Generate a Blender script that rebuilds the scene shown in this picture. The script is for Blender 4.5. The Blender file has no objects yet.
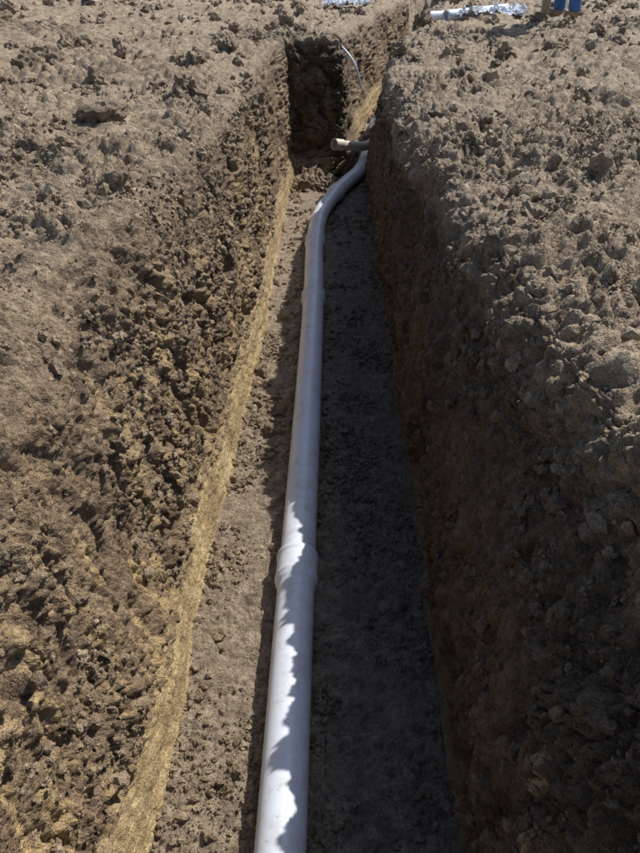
import bpy, math, numpy as np
from mathutils import Vector
rng=np.random.default_rng(7)
S=bpy.context.scene
# ---------------- noise ----------------
_p=np.random.default_rng(3).permutation(256).astype(np.int32); _p=np.concatenate([_p,_p,_p])
_g=np.random.default_rng(5).normal(size=(256,3)); _g/=np.linalg.norm(_g,axis=1)[:,None]; _g=_g.astype(np.float32)
def perlin(x,y,z):
    x=np.asarray(x,np.float32);y=np.asarray(y,np.float32);z=np.asarray(z,np.float32)
    xi=np.floor(x);yi=np.floor(y);zi=np.floor(z)
    xf=x-xi;yf=y-yi;zf=z-zi
    xi=xi.astype(np.int32)&255;yi=yi.astype(np.int32)&255;zi=zi.astype(np.int32)&255
    u=xf*xf*xf*(xf*(xf*6-15)+10);v=yf*yf*yf*(yf*(yf*6-15)+10);w=zf*zf*zf*(zf*(zf*6-15)+10)
    out=0
    for i in (0,1):
        a=_p[xi+i]; wx=u if i else 1-u
        for j in (0,1):
            b=_p[a+yi+j]; wy=v if j else 1-v
            for k in (0,1):
                h=_g[_p[b+zi+k]&255]; wz=w if k else 1-w
                out=out+wx*wy*wz*(h[...,0]*(xf-i)+h[...,1]*(yf-j)+h[...,2]*(zf-k))
    return out*1.5
def sm(a,b,x):
    t=np.clip((x-a)/(b-a),0,1); return t*t*(3-2*t)
# ---------------- materials ----------------
class M:
    def __init__(s,name):
        s.m=bpy.data.materials.new(name); s.m.use_nodes=True; s.t=s.m.node_tree; s.n=s.t.nodes
        s.b=s.n['Principled BSDF']
    def new(s,typ,**k):
        n=s.n.new(typ)
        for a,v in k.items(): setattr(n,a,v)
        return n
    def l(s,a,b): s.t.links.new(a,b)
    def noise(s,vec,scale,detail=6,rough=.6,):
        n=s.new('ShaderNodeTexNoise'); n.inputs['Scale'].default_value=scale; n.inputs['Detail'].default_value=detail; n.inputs['Roughness'].default_value=rough
        s.l(vec,n.inputs['Vector']); return n.outputs['Fac']
    def ramp(s,fac,stops):
        r=s.new('ShaderNodeValToRGB'); e=r.color_ramp.elements
        while len(e)<len(stops): e.new(.5)
        for q,(p,c) in zip(e,stops):
            q.position=p; q.color=(c[0],c[1],c[2],1) if hasattr(c,'__len__') else (c,c,c,1)
        s.l(fac,r.inputs['Fac']); return r.outputs['Color']
    def mix(s,f,a,b,mode='MIX'):
        m=s.new('ShaderNodeMix',data_type='RGBA',blend_type=mode)
        for i,v in ((0,f),(6,a),(7,b)):
            if hasattr(v,'is_linked'): s.l(v,m.inputs[i])
            elif i==0: m.inputs[0].default_value=v
            else: m.inputs[i].default_value=(*v,1)
        return m.outputs[2]
    def math(s,op,a,b=0.):
        m=s.new('ShaderNodeMath',operation=op)
        for i,v in ((0,a),(1,b)):
            if hasattr(v,'is_linked'): s.l(v,m.inputs[i])
            else: m.inputs[i].default_value=v
        return m.outputs[0]
    def bump(s,h,strength,dist,prev=None):
        b=s.new('ShaderNodeBump'); b.inputs['Strength'].default_value=strength; b.inputs['Distance'].default_value=dist
        s.l(h,b.inputs['Height'])
        if prev: s.l(prev,b.inputs['Normal'])
        return b.outputs[0]
def soil(name,clod=False):
    m=M(name); pos=m.new('ShaderNodeNewGeometry').outputs['Position']
    big=m.noise(pos,2.2,3,.6); mid=m.noise(pos,14,5,.72); fine=m.noise(pos,95,3,.7)
    base=m.ramp(mid,[(.32,(.13,.088,.054)),(.5,(.37,.275,.18)),(.70,(.64,.51,.36))])
    base=m.mix(m.ramp(big,[(.38,0),(.65,.4)]),base,(.50,.39,.26))
    ashade=m.new('ShaderNodeAttribute',attribute_name='shade_tint').outputs['Fac']
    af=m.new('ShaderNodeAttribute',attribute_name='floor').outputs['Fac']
    if not clod:
        aw=m.new('ShaderNodeAttribute',attribute_name='wall').outputs['Fac']
        ao=m.new('ShaderNodeAttribute',attribute_name='ochre').outputs['Fac']
        ak=m.new('ShaderNodeAttribute',attribute_name='streak').outputs['Fac']
        mp=m.new('ShaderNodeMapping'); mp.inputs['Scale'].default_value=(1,1.4,.30); mp.inputs['Rotation'].default_value=(.25,0,0); m.l(pos,mp.inputs['Vector'])
        st=m.noise(mp.outputs[0],6,5,.68)
        wallc=m.ramp(mid,[(.32,(.11,.072,.042)),(.52,(.28,.195,.118)),(.73,(.48,.36,.225))])
        wallc=m.mix(m.math('MULTIPLY',m.ramp(st,[(.50,0),(.60,.85)]),ak),wallc,m.mix(fine,(.48,.325,.145),(.68,.51,.27)))
        base=m.mix(aw,base,wallc)
        fl=m.ramp(mid,[(.32,(.17,.125,.085)),(.55,(.39,.305,.215)),(.73,(.62,.50,.365))])
        base=m.mix(af,base,fl)
        och=m.ramp(st,[(.3,(.42,.29,.135)),(.5,(.66,.50,.26)),(.7,(.74,.61,.38))])
        base=m.mix(ao,base,och)
    else:
        ri=m.new('ShaderNodeNewGeometry').outputs['Random Per Island']
        base=m.mix(.5,base,m.ramp(ri,[(0,(.14,.095,.06)),(.5,(.33,.24,.155)),(.85,(.50,.39,.26)),(.97,(.56,.43,.25)),(1,(.64,.59,.52))]))
    v=m.new('ShaderNodeTexVoronoi'); v.inputs['Scale'].default_value=38; m.l(pos,v.inputs['Vector'])
    grit=m.ramp(v.outputs['Distance'],[(.10,1),(.22,0)])
    sep=m.new('ShaderNodeSeparateColor'); m.l(v.outputs['Color'],sep.inputs[0])
    sel=m.ramp(sep.outputs[0],[(.82,0),(.86,1)])
    base=m.mix(m.math('MULTIPLY',m.math('MULTIPLY',grit,sel),.5),base,(.60,.54,.45))
    base=m.mix(.35,base,m.mix(1.0,base,m.ramp(fine,[(.32,.40),(.68,1.55)]),'MULTIPLY'))
    base=m.mix(ashade,base,m.mix(1.0,base,m.mix(af,(.47,.44,.43),(.46,.50,.58)),'MULTIPLY'))  # painted shade: multiplies the colour darker, bluish grey on the floor
    m.l(base,m.b.inputs['Base Color'])
    m.b.inputs['Roughness'].default_value=.60
    m.b.inputs['Specular IOR Level'].default_value=.5
    n2=m.bump(m.noise(pos,45,4,.70),1.0,.042)
    n3=m.bump(fine,.8,.010,n2)
    m.l(n3,m.b.inputs['Normal'])
    return m.m
mat_soil=soil('soil'); mat_clod=soil('clod_soil',True)
def simple(name,col,rough=.5,bumps=None,var=.25,dirt=0,scale=20):
    m=M(name); tc=m.new('ShaderNodeNewGeometry').outputs['Position']
    n=m.noise(tc,scale,5,.6)
    lo=tuple(c*(1-var) for c in col)
    c=m.mix(n,lo,col)
    if dirt:
        d=m.noise(tc,9,6,.72)
        c=m.mix(m.ramp(d,[(.50,0),(.74,dirt)]),c,(.36,.29,.21))
        sp=m.noise(tc,120,2,.6)
        c=m.mix(m.ramp(sp,[(.66,0),(.72,dirt*1.3)]),c,(.25,.19,.13))
    m.l(c,m.b.inputs['Base Color']); m.b.inputs['Roughness'].default_value=rough
    if bumps: m.l(m.bump(n,bumps[0],bumps[1]),m.b.inputs['Normal'])
    return m.m
mat_pvc=simple('pvc_white',(.68,.735,.83),.34,None,.06,.55)
mat_pvc_tan=simple('pvc_tan',(.62,.57,.47),.5,None,.12,.6)
mat_plastic=simple('plastic_sheet_mat',(.62,.66,.74),.35,(.4,.01),.1,.2)
mat_denim=simple('denim',(.09,.20,.46),.9,(.3,.003),.35,0,60)
mat_shirt=simple('shirt_cotton',(.32,.33,.34),.9,(.3,.003),.2)
mat_skin=simple('skin',(.50,.31,.22),.5,None,.1)
mat_hair=simple('hair',(.05,.035,.025),.7,(.6,.004),.4,0,200)
mat_boot=simple('boot_leather',(.30,.19,.10),.7,(.4,.004),.3,.3)
mat_wood=simple('wood_stake_mat',(.40,.31,.19),.8,(.4,.003),.3,.3)
# ---------------- mesh helpers ----------------
def mkmesh(name,co,quads,mat,smooth=False,attrs=None,tris=None):
    me=bpy.data.meshes.new(name); co=np.asarray(co,np.float32)
    me.vertices.add(len(co)); me.vertices.foreach_set('co',co.ravel())
    f=np.asarray(quads if tris is None else tris,np.int32); k=f.shape[1]
    me.loops.add(f.size); me.loops.foreach_set('vertex_index',f.ravel())
    me.polygons.add(len(f)); me.polygons.foreach_set('loop_start',np.arange(0,f.size,k,dtype=np.int32))
    me.update(calc_edges=True)
    me.polygons.foreach_set('use_smooth',np.full(len(f),smooth))
    for a,v in (attrs or {}).items():
        at=me.attributes.new(a,'FLOAT','POINT'); at.data.foreach_set('value',np.asarray(v,np.float32).ravel())
    me.materials.append(mat); ob=bpy.data.objects.new(name,me); S.collection.objects.link(ob); return ob
# ---------------- trench terrain ----------------
def geo(start,ratio,limit):
    out=[];d=start;s=0
    while s<limit: s+=d; out.append(s); d*=ratio
    return np.array(out)
ZF=-1.44
Ys=np.concatenate([-(geo(.012,1.05,300)[::-1])+.2,np.arange(.2,3.4,.0085),3.4+geo(.0085,1.0065,300)])
Ys=np.sort(np.concatenate([Ys[(Ys<9.1)|(Ys>9.75)],np.arange(9.105,9.745,.0048)]))
R=len(Ys)
LN=np.array([(-1.30,.01),(-1.02,-.02),(-.84,-.18),(-.76,-.45),(-.70,-.80),(-.645,-1.16),(-.60,-1.20),(-.565,ZF)])
LF=np.array([(-.95,.01),(-.70,-.01),(-.64,-.12),(-.61,-.45),(-.585,-.80),(-.545,-1.16),(-.51,-1.20),(-.485,ZF)])
RN=np.array([(.445,ZF),(.455,-1.15),(.475,-.85),(.51,-.5),(.55,-.25),(.61,-.09),(.72,-.005),(1.1,.03)])
RF=np.array([(.43,ZF),(.43,-1.15),(.44,-.85),(.45,-.5),(.45,-.25),(.46,-.09),(.52,-.01),(.70,.03)])
wN=1-sm(1.6,5.2,Ys); wR=1-sm(2.2,5.2,Ys)
L=wN[:,None,None]*LN+(1-wN)[:,None,None]*LF
Rr=wR[:,None,None]*RN+(1-wR)[:,None,None]*RF
nearflare=(1-sm(1.1,2.3,Ys))
for i,a in ((2,.01),(3,.05),(4,.10),(5,.12),(6,.08),(7,.0)): Rr[:,i,0]+=a*nearflare
dr=np.clip(Ys-8.3,0,9)**1.25*.10
for i in range(8):
    o=.30*(1-i/7.)
    L[:,i,0]+=sm(9.18+o,9.38+o,Ys)*.60+dr
Rr[:,:,0]+=(dr+sm(9.4,10.5,Ys)*.12)[:,None]
Rr[:,3:,0]+=(.16*sm(7.2,8.2,Ys))[:,None]
fade=(1-sm(17,20,Ys))*sm(-7,-5,Ys)
rise=sm(9.6,10.6,Ys)*.2
for A in (L,Rr):
    A[:,:,1]=np.where(A[:,:,1]<0,A[:,:,1]*(fade*(1-rise))[:,None],A[:,:,1])
def seg(A,B,n,end=False): 
    t=np.linspace(0,1,n,endpoint=end)[None,:,None]; return A[:,None,:]*(1-t)+B[:,None,:]*t
g=geo(.010,1.009,6.5); g=np.concatenate([g,g[-1]+geo(.07,1.035,300)])
cols=[];wall=[];floor=[];och=[]
gl=np.stack([L[:,0,0][:,None]-g[::-1][None,:],np.repeat(L[:,0,1][:,None],len(g),1)],-1)
cols.append(gl); wall+= [0]*len(g); floor+=[0]*len(g); och+=[0]*len(g)
nl=[26,28,34,42,44,10,32]
for i,n in enumerate(nl):
    cols.append(seg(L[:,i],L[:,i+1],n)); wall+=list(np.full(n,1.) if i>1 else (np.linspace(0,.3,n) if i==0 else np.linspace(.3,1,n))); floor+=[0]*n
    och+=[1. if i==6 else (.35 if i==5 else 0)]*n
n=125; cols.append(seg(L[:,-1],Rr[:,0],n)); wall+=[0]*n; floor+=[1]*n; och+=[0]*n
nr=[30,36,40,36,30,26,30]
for i,n in enumerate(nr):
    cols.append(seg(Rr[:,i],Rr[:,i+1],n)); wall+=list(np.full(n,1.) if i<4 else np.linspace(1,.3,n) if i==4 else np.linspace(.3,0,n) if i==5 else np.zeros(n)); floor+=[0]*n; och+=[.7 if i==0 and k<n*.45 else 0 for k in range(n)]
gr=np.stack([Rr[:,-1,0][:,None]+np.concatenate([[0],g])[None,:],np.repeat(Rr[:,-1,1][:,None],len(g)+1,1)],-1)
cols.append(gr); z0=[0]*(len(g)+1); wall+=z0; floor+=z0; och+=z0
P=np.concatenate(cols,1); C=P.shape[1]
wall=np.array(wall,np.float32);floor=np.array(floor,np.float32);och=np.array(och,np.float32)
def smooth_cols(a,k,lo,hi):
    b=a.copy()
    pad=np.pad(a,[(0,0),(k,k)],mode='edge'); cs=np.cumsum(np.pad(pad,[(0,0),(1,0)]),1)
    s=(cs[:,2*k+1:]-cs[:,:-2*k-1])/(2*k+1); b[:,lo:hi]=s[:,lo:hi]; return b
i0=len(g)-40; i1=C-len(g)+40
for k in (5,3):
    P[:,:,1]=smooth_cols(P[:,:,1],k,i0,i1); 
    P[:,:,0]=smooth_cols(P[:,:,0],k,len(g)+2,C-len(g)-2)
X=P[:,:,0].astype(np.float64); Z=P[:,:,1].copy(); Y=np.repeat(Ys[:,None],C,1)
W=np.repeat(wall[None],R,0);F=np.repeat(floor[None],R,0);O=np.repeat(och[None],R,0)
W=W*fade[:,None];F=F*fade[:,None];O=O*fade[:,None]
G=np.clip(1-W-F,0,1)
wob=.035*perlin(Y*.9,Z*.8+3,X*0+np.sign(X)*5)+.02*perlin(Y*3,Z*1.5,X*0+9)
X+=wob*(W+.3*F)
near=np.hypot(X,Y)
gz=(.10*perlin(X*.35,Y*.35,X*0+1)+.06*perlin(X*1.1,Y*1.1,X*0+2))*G*np.clip((np.abs(X)-.5)/1.5,0,1)
gz+=G*.12*sm(2.0,5.5,-X)*sm(3,8,Y)*(1-sm(10,20,Y))
gz+=G*.06*sm(1.2,3,X)*(1-sm(9,14,Y))
far=sm(25,120,near); Z+=gz*(1-far)
def normals(X,Y,Z):
    a=np.stack([np.gradient(X,axis=1),np.gradient(Y,axis=1),np.gradient(Z,axis=1)],-1)
    b=np.stack([np.gradient(X,axis=0),np.gradient(Y,axis=0),np.gradient(Z,axis=0)],-1)
    n=np.cross(a,b); n/=np.linalg.norm(n,axis=-1,keepdims=True)+1e-9; return n
N=normals(X,Y,Z)
endf=np.clip(-N[...,1]-.35,0,1)*1.6*sm(8.9,9.2,Y)*(1-sm(9.8,10.2,Y)); endf=np.clip(endf,0,1)
def bil(f,o): return np.tanh(np.abs(perlin(X*f+o,Y*f+o*2,Z*f-o))*3.0)*.95
def att(f): return np.clip(1.7-near*f*.0045,0,1)
wx=.07*perlin(X*4,Y*4,Z*4+7); wy=.012*perlin(X*22,Y*22,Z*22+7)
Xs,Ysv,Zsv=X.copy(),Y.copy(),Z.copy(); X=X+wx+wy; Y=Y+wx*.7-wy; Z=Z+wy
dG=.045*bil(2.6,11)+.042*bil(6,5)+.034*bil(13,17)*att(13)+.022*bil(27,3)*att(27)+.013*bil(55,8)*att(55)+.006*bil(95,8)*att(95)
patch=sm(-.3,.3,perlin(X*1.1,Y*1.1,Z+4))
dG*=(.70+.75*patch)
dF=.014*bil(5,2)+.012*bil(14,23)*att(14)+.010*bil(30,31)*att(30)+.007*bil(62,8)*att(62)
rough=.75+1.0*sm(-.2,.3,perlin(X*1.5,Y*1.5,Z*1.8+8))
dW=.040*perlin(X*3,Y*3,Z*1.6)+rough*(.022*bil(7,51)*att(7)+.022*bil(14,41)*att(14)+.016*bil(30,43)*att(30)+.011*bil(62,9)*att(62)+.005*bil(110,9)*att(110))
dW+=.012*perlin(X*2,Y*15+Z*4,Z*2.0+2)+.006*perlin(X*3,Y*38+Z*10,Z*4+2)
rgt=(X>0)
dW-=rgt*.28*np.clip(.16-np.abs(perlin(Y*2.6+Z*.5,Z*.7+3,X*.3)),0,1)*sm(-.2,.2,perlin(Y*1.2,Z*1.2,X*0+30))
dW-=rgt*.15*np.clip(.12-np.abs(perlin(Y*6+Z*.7,Z*1.1+13,X*.3)),0,1)
pit=np.clip(perlin(X*8+2,Y*8,Z*5)-.28,0,1); dW-=.13*pit
dO=.008*perlin(X*4,Y*2,Z*14)+.010*bil(12,6)*att(12)+.005*bil(40,4)*att(40)+.007*perlin(Y*1.5,Z*22,X*0)
dE=.14*bil(3.2,3)+.07*bil(8,4)+.035*bil(18,5)+.015*bil(40,5)-.14
X,Y,Z=Xs,Ysv,Zsv
D=G*dG+F*dF+W*((1-O)*(dW-.02)+O*dO)
D=D*(1-endf)+endf*dE
D=D*(1-far*.5)-.035*(G*.8+F*.3)
X+=N[...,0]*D; Y+=N[...,1]*D; Z+=N[...,2]*D
O=O*(.6+.4*np.clip(.5+2*perlin(Y*2.5,Z*4,X*0+3),0,1))
slit=(1-sm(.012,.028,np.abs(Y-1.0-.12*(Z+.75)+.02*perlin(Z*9,X*0,X*0))))*sm(-1.15,-1.0,Z)*(1-sm(-.62,-.52,Z))*(X>0)*W
O=np.maximum(O,slit)
W2=np.maximum(W,endf); F2=F*(1-endf)
shade_tint=np.clip(W*(X>0)*.85+F*sm(-.15,.15,X)*.85+endf*.5,0,1)*(1-slit)  # shade on right wall, right floor and end face, put into soil colour
shade_tint*=(1-sm(10,10.6,Y))
streak=np.where(X<0,(1-sm(-.42,-.12,Z)),.45*(1-sm(-.5,-.2,Z)))*(1-.35*sm(5,8,Y))
idx=np.arange(R*C).reshape(R,C)
q=np.stack([idx[:-1,:-1],idx[:-1,1:],idx[1:,1:],idx[1:,:-1]],-1).reshape(-1,4)
V=np.stack([X,Y,Z],-1)
ground=mkmesh('ground',V.reshape(-1,3),q,mat_soil,True,{'wall':W2,'floor':F2,'ochre':O,'shade_tint':shade_tint,'streak':streak})
N2=normals(X,Y,Z)
print('terrain',R,C)
# ---------------- clods (one object) ----------------
import bmesh
def icos(n):
    bm=bmesh.new(); bmesh.ops.create_icosphere(bm,subdivisions=n,radius=1); bm.verts.ensure_lookup_table()
    a=np.array([v.co[:] for v in bm.verts]); b=np.array([[v.index for v in f.verts] for f in bm.faces]); bm.free(); return a,b
xr=P[R//3,:,0]
dl=np.hypot(np.gradient(P[R//3,:,0]),np.gradient(P[R//3,:,1]))
def clods(rmask,cmask,n,smin,smax,power,clump=1.):
    rr=np.where(rmask)[0]; cc=np.where(cmask)[0]
    pr=np.gradient(Ys)[rr]; pr/=pr.sum(); pc=dl[cc]/dl[cc].sum()
    m=n*3; ri=rng.choice(rr,m,p=pr); ci=rng.choice(cc,m,p=pc)
    pn=perlin(X[ri,ci]*2.2,Y[ri,ci]*2.2,Z[ri,ci]*2+20)+.6*perlin(X[ri,ci]*6,Y[ri,ci]*6,Z[ri,ci]*6)
    keep=np.argsort(-(pn*clump+rng.random(m)*.9))[:n]; ri=ri[keep];ci=ci[keep]
    pos=V[ri,ci]+rng.normal(size=(n,3))*.004; nn=N2[ri,ci]
    s=smin*(1-rng.random(n)*(1-(smin/smax)**power))**(-1/power)
    return pos+nn*s[:,None]*.1,s,shade_tint[ri,ci],F2[ri,ci]
isG=(wall<.25)&(floor<.5); isW=(wall>=.25)&(och<.5); isF=floor>.5
sets=[clods((Ys>.3)&(Ys<6),isG&(np.abs(xr)<4.5),20000,.005,.050,2.0),
      clods((Ys>.3)&(Ys<4.5),isG&(np.abs(xr)<3),14000,.004,.016,2.0,.4),
      clods((Ys>3)&(Ys<22),isG&(np.abs(xr)<14),13000,.012,.10,2.0),
      clods((Ys>3.5)&(Ys<16),isG&(np.abs(xr)<7),230,.06,.15,2.0),
      clods((Ys>.5)&(Ys<5),isF,8500,.0035,.022,1.8),
      clods((Ys>1.5)&(Ys<9),isF&(xr<-.2),60,.015,.05,1.5,.3),
      clods((Ys>3)&(Ys<14),isF,3200,.007,.040,1.9),
      clods((Ys>.3)&(Ys<7),isW,10000,.005,.034,2.0),
      clods((Ys>8.6)&(Ys<9.2),isF&(xr<.05),130,.03,.13,1.2)]
POS=np.concatenate([a[0] for a in sets]); SZ=np.concatenate([a[1] for a in sets]); SHD=np.concatenate([a[2] for a in sets]); FP=np.concatenate([a[3] for a in sets])
vs=[];fs=[];shs=[];fls=[];base=0
for lvl,msk in ((1,SZ<.009),(2,(SZ>=.009)&(SZ<.04)),(3,(SZ>=.04)&(SZ<.075)),(4,SZ>=.075)):
    ico,icf=icos(lvl); pos=POS[msk]; s=SZ[msk]; n=len(s)
    ax=rng.normal(size=(n,4)); ax/=np.linalg.norm(ax,axis=1)[:,None]; w_,x_,y_,z_=ax.T
    Rm=np.stack([1-2*(y_**2+z_**2),2*(x_*y_-w_*z_),2*(x_*z_+w_*y_),2*(x_*y_+w_*z_),1-2*(x_**2+z_**2),2*(y_*z_-w_*x_),2*(x_*z_-w_*y_),2*(y_*z_+w_*x_),1-2*(x_**2+y_**2)],1).reshape(n,3,3)
    sc=rng.uniform(.6,1.15,(n,3)); off=rng.uniform(0,200,(n,3))
    bp=np.broadcast_to(ico[None],(n,len(ico),3))
    o=off[:,None,:]
    dd=1+.55*perlin(bp[...,0]*1.1+o[...,0],bp[...,1]*1.1+o[...,1],bp[...,2]*1.1+o[...,2])+.40*perlin(bp[...,0]*2.7+o[...,1],bp[...,1]*2.7+o[...,2],bp[...,2]*2.7+o[...,0])
    if lvl>=3: dd=dd+.30*np.abs(perlin(bp[...,0]*4+o[...,1],bp[...,1]*4+o[...,2],bp[...,2]*4+o[...,0]))+.18*np.abs(perlin(bp[...,0]*9+o[...,1],bp[...,1]*9+o[...,2],bp[...,2]*9+o[...,0]))-.1
    bv=bp*dd[...,None]*sc[:,None,:]*s[:,None,None]
    bv=np.einsum('nij,nkj->nki',Rm,bv)+pos[:,None,:]
    vs.append(bv.reshape(-1,3)); shs.append(np.repeat(SHD[msk],len(ico))); fls.append(np.repeat(FP[msk],len(ico))); fs.append((icf[None]+(np.arange(n)*len(ico))[:,None,None]).reshape(-1,3)+base); base+=n*len(ico)
mkmesh('soil_clods',np.concatenate(vs),None,mat_clod,False,{'shade_tint':np.concatenate(shs),'floor':np.concatenate(fls)},tris=np.concatenate(fs))  # clods carry the painted shade of the soil they lie on
# ---------------- tubes ----------------
def cat(pts,step=.03):
    pts=[np.array(p,float) for p in pts]; out=[]
    pp=[2*pts[0]-pts[1]]+pts+[2*pts[-1]-pts[-2]]
    for i in range(1,len(pp)-2):
        a,b,c,d=pp[i-1:i+3]; m=max(2,int(np.linalg.norm(c-b)/step))
        for k in range(m):
            t=k/m; out.append(.5*((2*b)+(-a+c)*t+(2*a-5*b+4*c-d)*t*t+(-a+3*b-3*c+d)*t**3))
    out.append(pts[-1]); return np.array(out)
def tube(name,path,rad,mat,seg=40,cap=True,hollow=0):
    path=np.asarray(path); T=np.gradient(path,axis=0); T/=np.linalg.norm(T,axis=1)[:,None]
    up=np.array([0,0,1.]); A=np.cross(T,up); 
    bad=np.linalg.norm(A,axis=1)<1e-3; A[bad]=[1,0,0]
    A/=np.linalg.norm(A,axis=1)[:,None]; B=np.cross(A,T)
    rad=np.broadcast_to(rad,(len(path),)) if np.ndim(rad)<=1 else rad
    th=np.linspace(0,2*np.pi,seg,endpoint=False)
    ring=path[:,None]+rad[:,None,None]*(np.cos(th)[None,:,None]*A[:,None]+np.sin(th)[None,:,None]*B[:,None])
    co=ring.reshape(-1,3); n=len(path); i=np.arange(n-1)[:,None]*seg; j=np.arange(seg)[None]; j2=(j+1)%seg
    f=np.stack([i+j,i+j2,i+seg+j2,i+seg+j],-1).reshape(-1,4)
    if hollow:
        ring2=path[::-1][:,None]+(rad[::-1]-hollow)[:,None,None]*(np.cos(th)[None,:,None]*A[::-1][:,None]+np.sin(th)[None,:,None]*B[::-1][:,None])
        base=len(co); co=np.concatenate([co,ring2.reshape(-1,3)]); f2=f+base
        j=np.arange(seg);j2=(j+1)%seg; e=(n-1)*seg
        f3=np.stack([e+j,e+j2,base+j2,base+j],-1); f4=np.stack([base+e+j,base+e+j2,j2,j],-1)
        f=np.concatenate([f,f2,f3,f4])
    return mkmesh(name,co,f,mat,True)
zc=ZF+.092
pts=[(-.16,-3,zc),(-.14,0,zc),(-.136,1.216,zc),(-.1335,2.25,zc),(-.124,3.88,zc),(-.122,5.37,zc),(-.135,6.6,zc),(-.10,7.45,zc),(.04,8.2,zc),(.20,8.75,zc),(.36,9.3,zc),(.50,10.2,zc+.05),(.62,11,zc+.2)]
path=cat(pts,.006); r0=.079
rad=np.full(len(path),r0); yy=path[:,1]
def bell(y0,ln=.17,ex=.011):
    global rad
    e=ex*sm(y0-ln-.03,y0-ln+.01,yy)*(1-sm(y0,y0+.004,yy))
    e+=.004*(sm(y0-.022,y0-.018,yy)*(1-sm(y0,y0+.004,yy))+sm(y0-ln+.015,y0-ln+.02,yy)*(1-sm(y0-ln+.04,y0-ln+.045,yy)))
    rad=np.maximum(rad,r0+e)
bell(2.50);bell(5.45,.14);bell(6.75,.14);bell(8.35,.14)
tube('drain_pipe',path,rad,mat_pvc,56,hollow=.006)
fp=cat([(.52,9.75,-1.16),(.36,9.50,-1.13),(.20,9.32,-1.08),(.04,9.20,-1.04)],.015)
fr=np.full(len(fp),.055); fr[-9:]+=.010; fr[:6]+=.008
tube('pipe_fitting',fp,fr,mat_pvc_tan,32,hollow=.006)
def gz_at(x,y):
    r=int(np.argmin(np.abs(Ys-y))); c=int(np.argmin(np.abs(X[r]-x))); return Z[r,c]
cc=[(-.75,10.3,gz_at(-.75,10.3)+.02),(-.35,10.4,gz_at(-.35,10.4)+.03),(-.08,10.1,gz_at(-.08,10.1)+.03),(.08,9.8,-.04),(.26,9.62,-.22),(.36,9.62,-.5)]
tube('cable',cat(cc,.02),.014,mat_pvc,10)
def lying(name,a,b,r):
    za=gz_at(*a)+r+.01; zb=gz_at(*b)+r+.01
    p=cat([(a[0],a[1],za),((a[0]+b[0])/2,(a[1]+b[1])/2,(za+zb)/2),(b[0],b[1],zb)],.05)
    rr=np.full(len(p),r); rr[:4]+=.008
    return tube(name,p,rr,mat_pvc,24,hollow=.005)
lying('spare_pipe',(1.25,11.6),(2.5,12.3),.06)
lying('spare_pipe',(1.5,11.3),(2.5,11.8),.06)
def sheet(x0,y0,w,d_,sk,h):
    u=np.linspace(0,1,60);uu,vv=np.meshgrid(u,u)
    sx=x0+uu*w+sk*vv; sy=y0+vv*d_+uu*d_*.7
    sz=.05+h*np.abs(perlin(uu*5+x0,vv*4,uu*0))+h*.5*np.abs(perlin(uu*13,vv*11,uu*0+3))
    for a in range(60):
        for b in range(60): sz[a,b]+=gz_at(sx[a,b],sy[a,b])*.8+.02
    i=np.arange(3600).reshape(60,60)
    mkmesh('plastic_sheet',np.stack([sx,sy,sz],-1).reshape(-1,3),np.stack([i[:-1,:-1],i[:-1,1:],i[1:,1:],i[1:,:-1]],-1).reshape(-1,4),mat_plastic,False)
sheet(1.55,10.7,.95,.6,.15,.14)
sheet(-.15,13.6,.7,.4,.1,.10)
lying('spare_pipe',(-3.72,13.0),(-3.74,13.6),.06)
def box(name,c,sz,mat,rot=(0,0,0),bev=.006):
    bpy.ops.mesh.primitive_cube_add(size=1,location=c,rotation=rot); o=bpy.context.object; o.scale=sz; o.name=name
    bpy.ops.object.transform_apply(location=False,rotation=False,scale=True)
    m=o.modifiers.new('b','BEVEL'); m.width=bev; m.segments=2; o.data.materials.append(mat); return o
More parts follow.
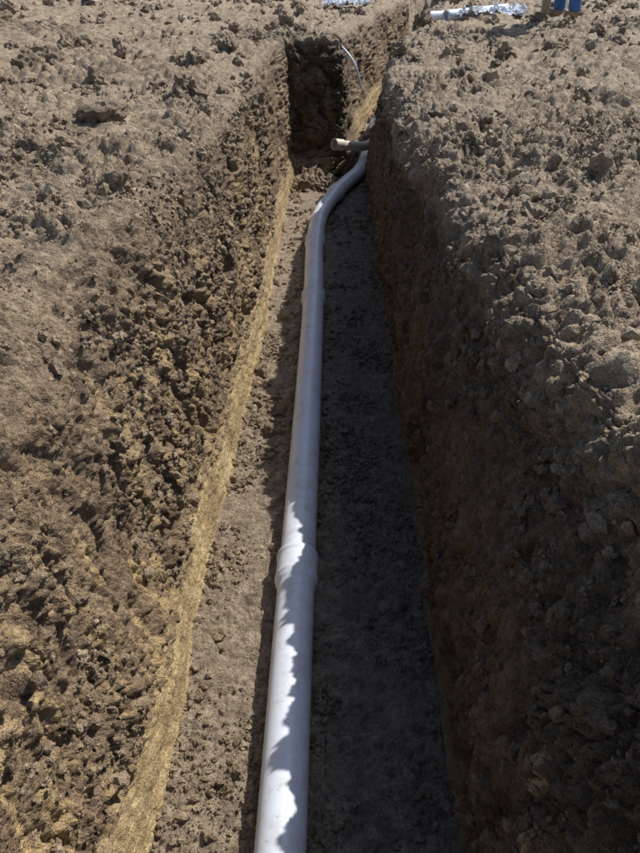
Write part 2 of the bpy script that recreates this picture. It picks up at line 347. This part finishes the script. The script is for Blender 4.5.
# ---------------- worker ----------------
def skin(name,verts,edges,radii,mat,parent,root=0,sub=2):
    me=bpy.data.meshes.new(name); me.from_pydata(verts,edges,[]); o=bpy.data.objects.new(name,me); S.collection.objects.link(o)
    o.modifiers.new('s','SKIN'); 
    for i,r in enumerate(radii):
        me.skin_vertices[0].data[i].radius=(r,r) if not hasattr(r,'__len__') else r
    me.skin_vertices[0].data[root].use_root=True
    m=o.modifiers.new('u','SUBSURF'); m.levels=sub; m.render_levels=sub
    me.materials.append(mat); o.parent=parent
    o.modifiers['s'].use_smooth_shade=True
    return o
def person(loc,rotz):
    e=bpy.data.objects.new('construction_worker',None); S.collection.objects.link(e); e.location=loc; e.rotation_euler=(0,0,rotz)
    skin('jeans',[(0,0,.98),(.10,0,.88),(.12,-.03,.50),(.13,0,.14),(.13,0,.05),(-.10,0,.88),(-.12,.0,.50),(-.13,.05,.14),(-.13,.05,.05),(0,0,1.06)],
         [(0,1),(1,2),(2,3),(3,4),(0,5),(5,6),(6,7),(7,8),(0,9)],[(.17,.12),.10,.08,.078,.08,.10,.08,.078,.08,(.16,.11)],mat_denim,e)
    skin('shirt',[(0,0,1.06),(0,0,1.25),(0,0,1.42),(0,0,1.50),(.19,0,1.43),(.25,.02,1.20),(-.19,0,1.43),(-.25,.02,1.20)],
         [(0,1),(1,2),(2,3),(2,4),(4,5),(2,6),(6,7)],[(.165,.115),(.16,.115),(.17,.11),.07,.075,.055,.075,.055],mat_shirt,e)
    skin('arm',[(.25,.02,1.22),(.265,-.02,1.10),(.26,-.10,.92),(.26,-.12,.84)],[(0,1),(1,2),(2,3)],[.045,.042,.028,.033],mat_skin,e)
    skin('arm',[(-.25,.02,1.22),(-.265,-.02,1.10),(-.26,-.10,.92),(-.26,-.12,.84)],[(0,1),(1,2),(2,3)],[.045,.042,.028,.033],mat_skin,e)
    for sx in (1,-1):
        for k in range(4):
            x=.26*sx; y=-.145+.022*k
            skin('finger',[(x,y*.9-.012,.85),(x,y,.80),(x-.006*sx,y,.77),(x-.02*sx,y+.002,.745+.004*abs(k-1.5))],[(0,1),(1,2),(2,3)],[.010,.009,.009,.008],mat_skin,e,sub=1)
        skin('thumb',[(x,-.13,.87),(x-.02*sx,-.165,.84),(x-.025*sx,-.17,.805)],[(0,1),(1,2)],[.011,.010,.009],mat_skin,e,sub=1)
    skin('head',[(0,0,1.48),(0,-.01,1.56),(0,-.02,1.62),(0,-.01,1.70),(0,0,1.75)],[(0,1),(1,2),(2,3),(3,4)],[.055,.055,(.07,.082),(.078,.095),(.05,.06)],mat_skin,e)
    skin('nose',[(0,-.10,1.67),(0,-.122,1.635)],[(0,1)],[.009,.014],mat_skin,e,sub=1)
    skin('mouth',[(-.022,-.096,1.598),(0,-.104,1.6),(.022,-.096,1.598)],[(0,1),(1,2)],[.004,.006,.004],simple('lips',(.4,.17,.14)),e,sub=1)
    for sx in (1,-1):
        skin('ear',[(sx*.082,.0,1.62),(sx*.088,.008,1.66)],[(0,1)],[.010,.014],mat_skin,e,sub=1)
        skin('eye',[(sx*.03,-.098,1.668),(sx*.036,-.098,1.668)],[(0,1)],[.008,.008],mat_hair,e,sub=1)
    skin('hair',[(0,.03,1.64),(0,.015,1.71),(0,.0,1.755)],[(0,1),(1,2)],[(.082,.085),(.088,.10),(.06,.07)],mat_hair,e)
    for x,y in ((.13,0),(-.13,.05)):
        skin('boot',[(x,y+.03,.10),(x,y+.03,.05),(x,y-.08,.045),(x,y-.17,.04)],[(0,1),(1,2),(2,3)],[.055,.05,.048,.04],mat_boot,e)
    return e
person((2.86,10.55,gz_at(2.86,10.55)+.02),-.9)
box('wooden_stake',(2.60,10.45,gz_at(2.60,10.45)+.35),(.09,.05,.95),mat_wood,(.03,.05,.2))
# ---------------- light, world ----------------
d=Vector((.57,.50,1.0)).normalized()
w=bpy.data.worlds.new('World'); S.world=w; w.use_nodes=True; nt=w.node_tree
sky=nt.nodes.new('ShaderNodeTexSky'); sky.sky_type='NISHITA'; sky.sun_disc=False
sky.sun_elevation=math.asin(d.z); sky.sun_rotation=math.atan2(d.x,d.y); sky.dust_density=1.5
nt.links.new(sky.outputs[0],nt.nodes['Background'].inputs[0]); nt.nodes['Background'].inputs[1].default_value=.12
ld=bpy.data.lights.new('sun','SUN'); ld.energy=5; ld.angle=math.radians(.5); ld.color=(1,.95,.87)
lo=bpy.data.objects.new('sun',ld); S.collection.objects.link(lo); lo.rotation_euler=(-d).to_track_quat('-Z','Y').to_euler(); lo.location=(5,5,10)
# ---------------- camera ----------------
cd=bpy.data.cameras.new('camera'); co=bpy.data.objects.new('camera',cd); S.collection.objects.link(co)
cd.sensor_fit='VERTICAL'; cd.sensor_height=36; cd.lens=31.8; cd.clip_start=.05; cd.clip_end=2000
co.location=(0,0,.96); co.rotation_euler=(math.radians(90-32.8),0,.0134); S.camera=co
S.view_settings.view_transform='Standard'; S.view_settings.look='None'; S.view_settings.exposure=0
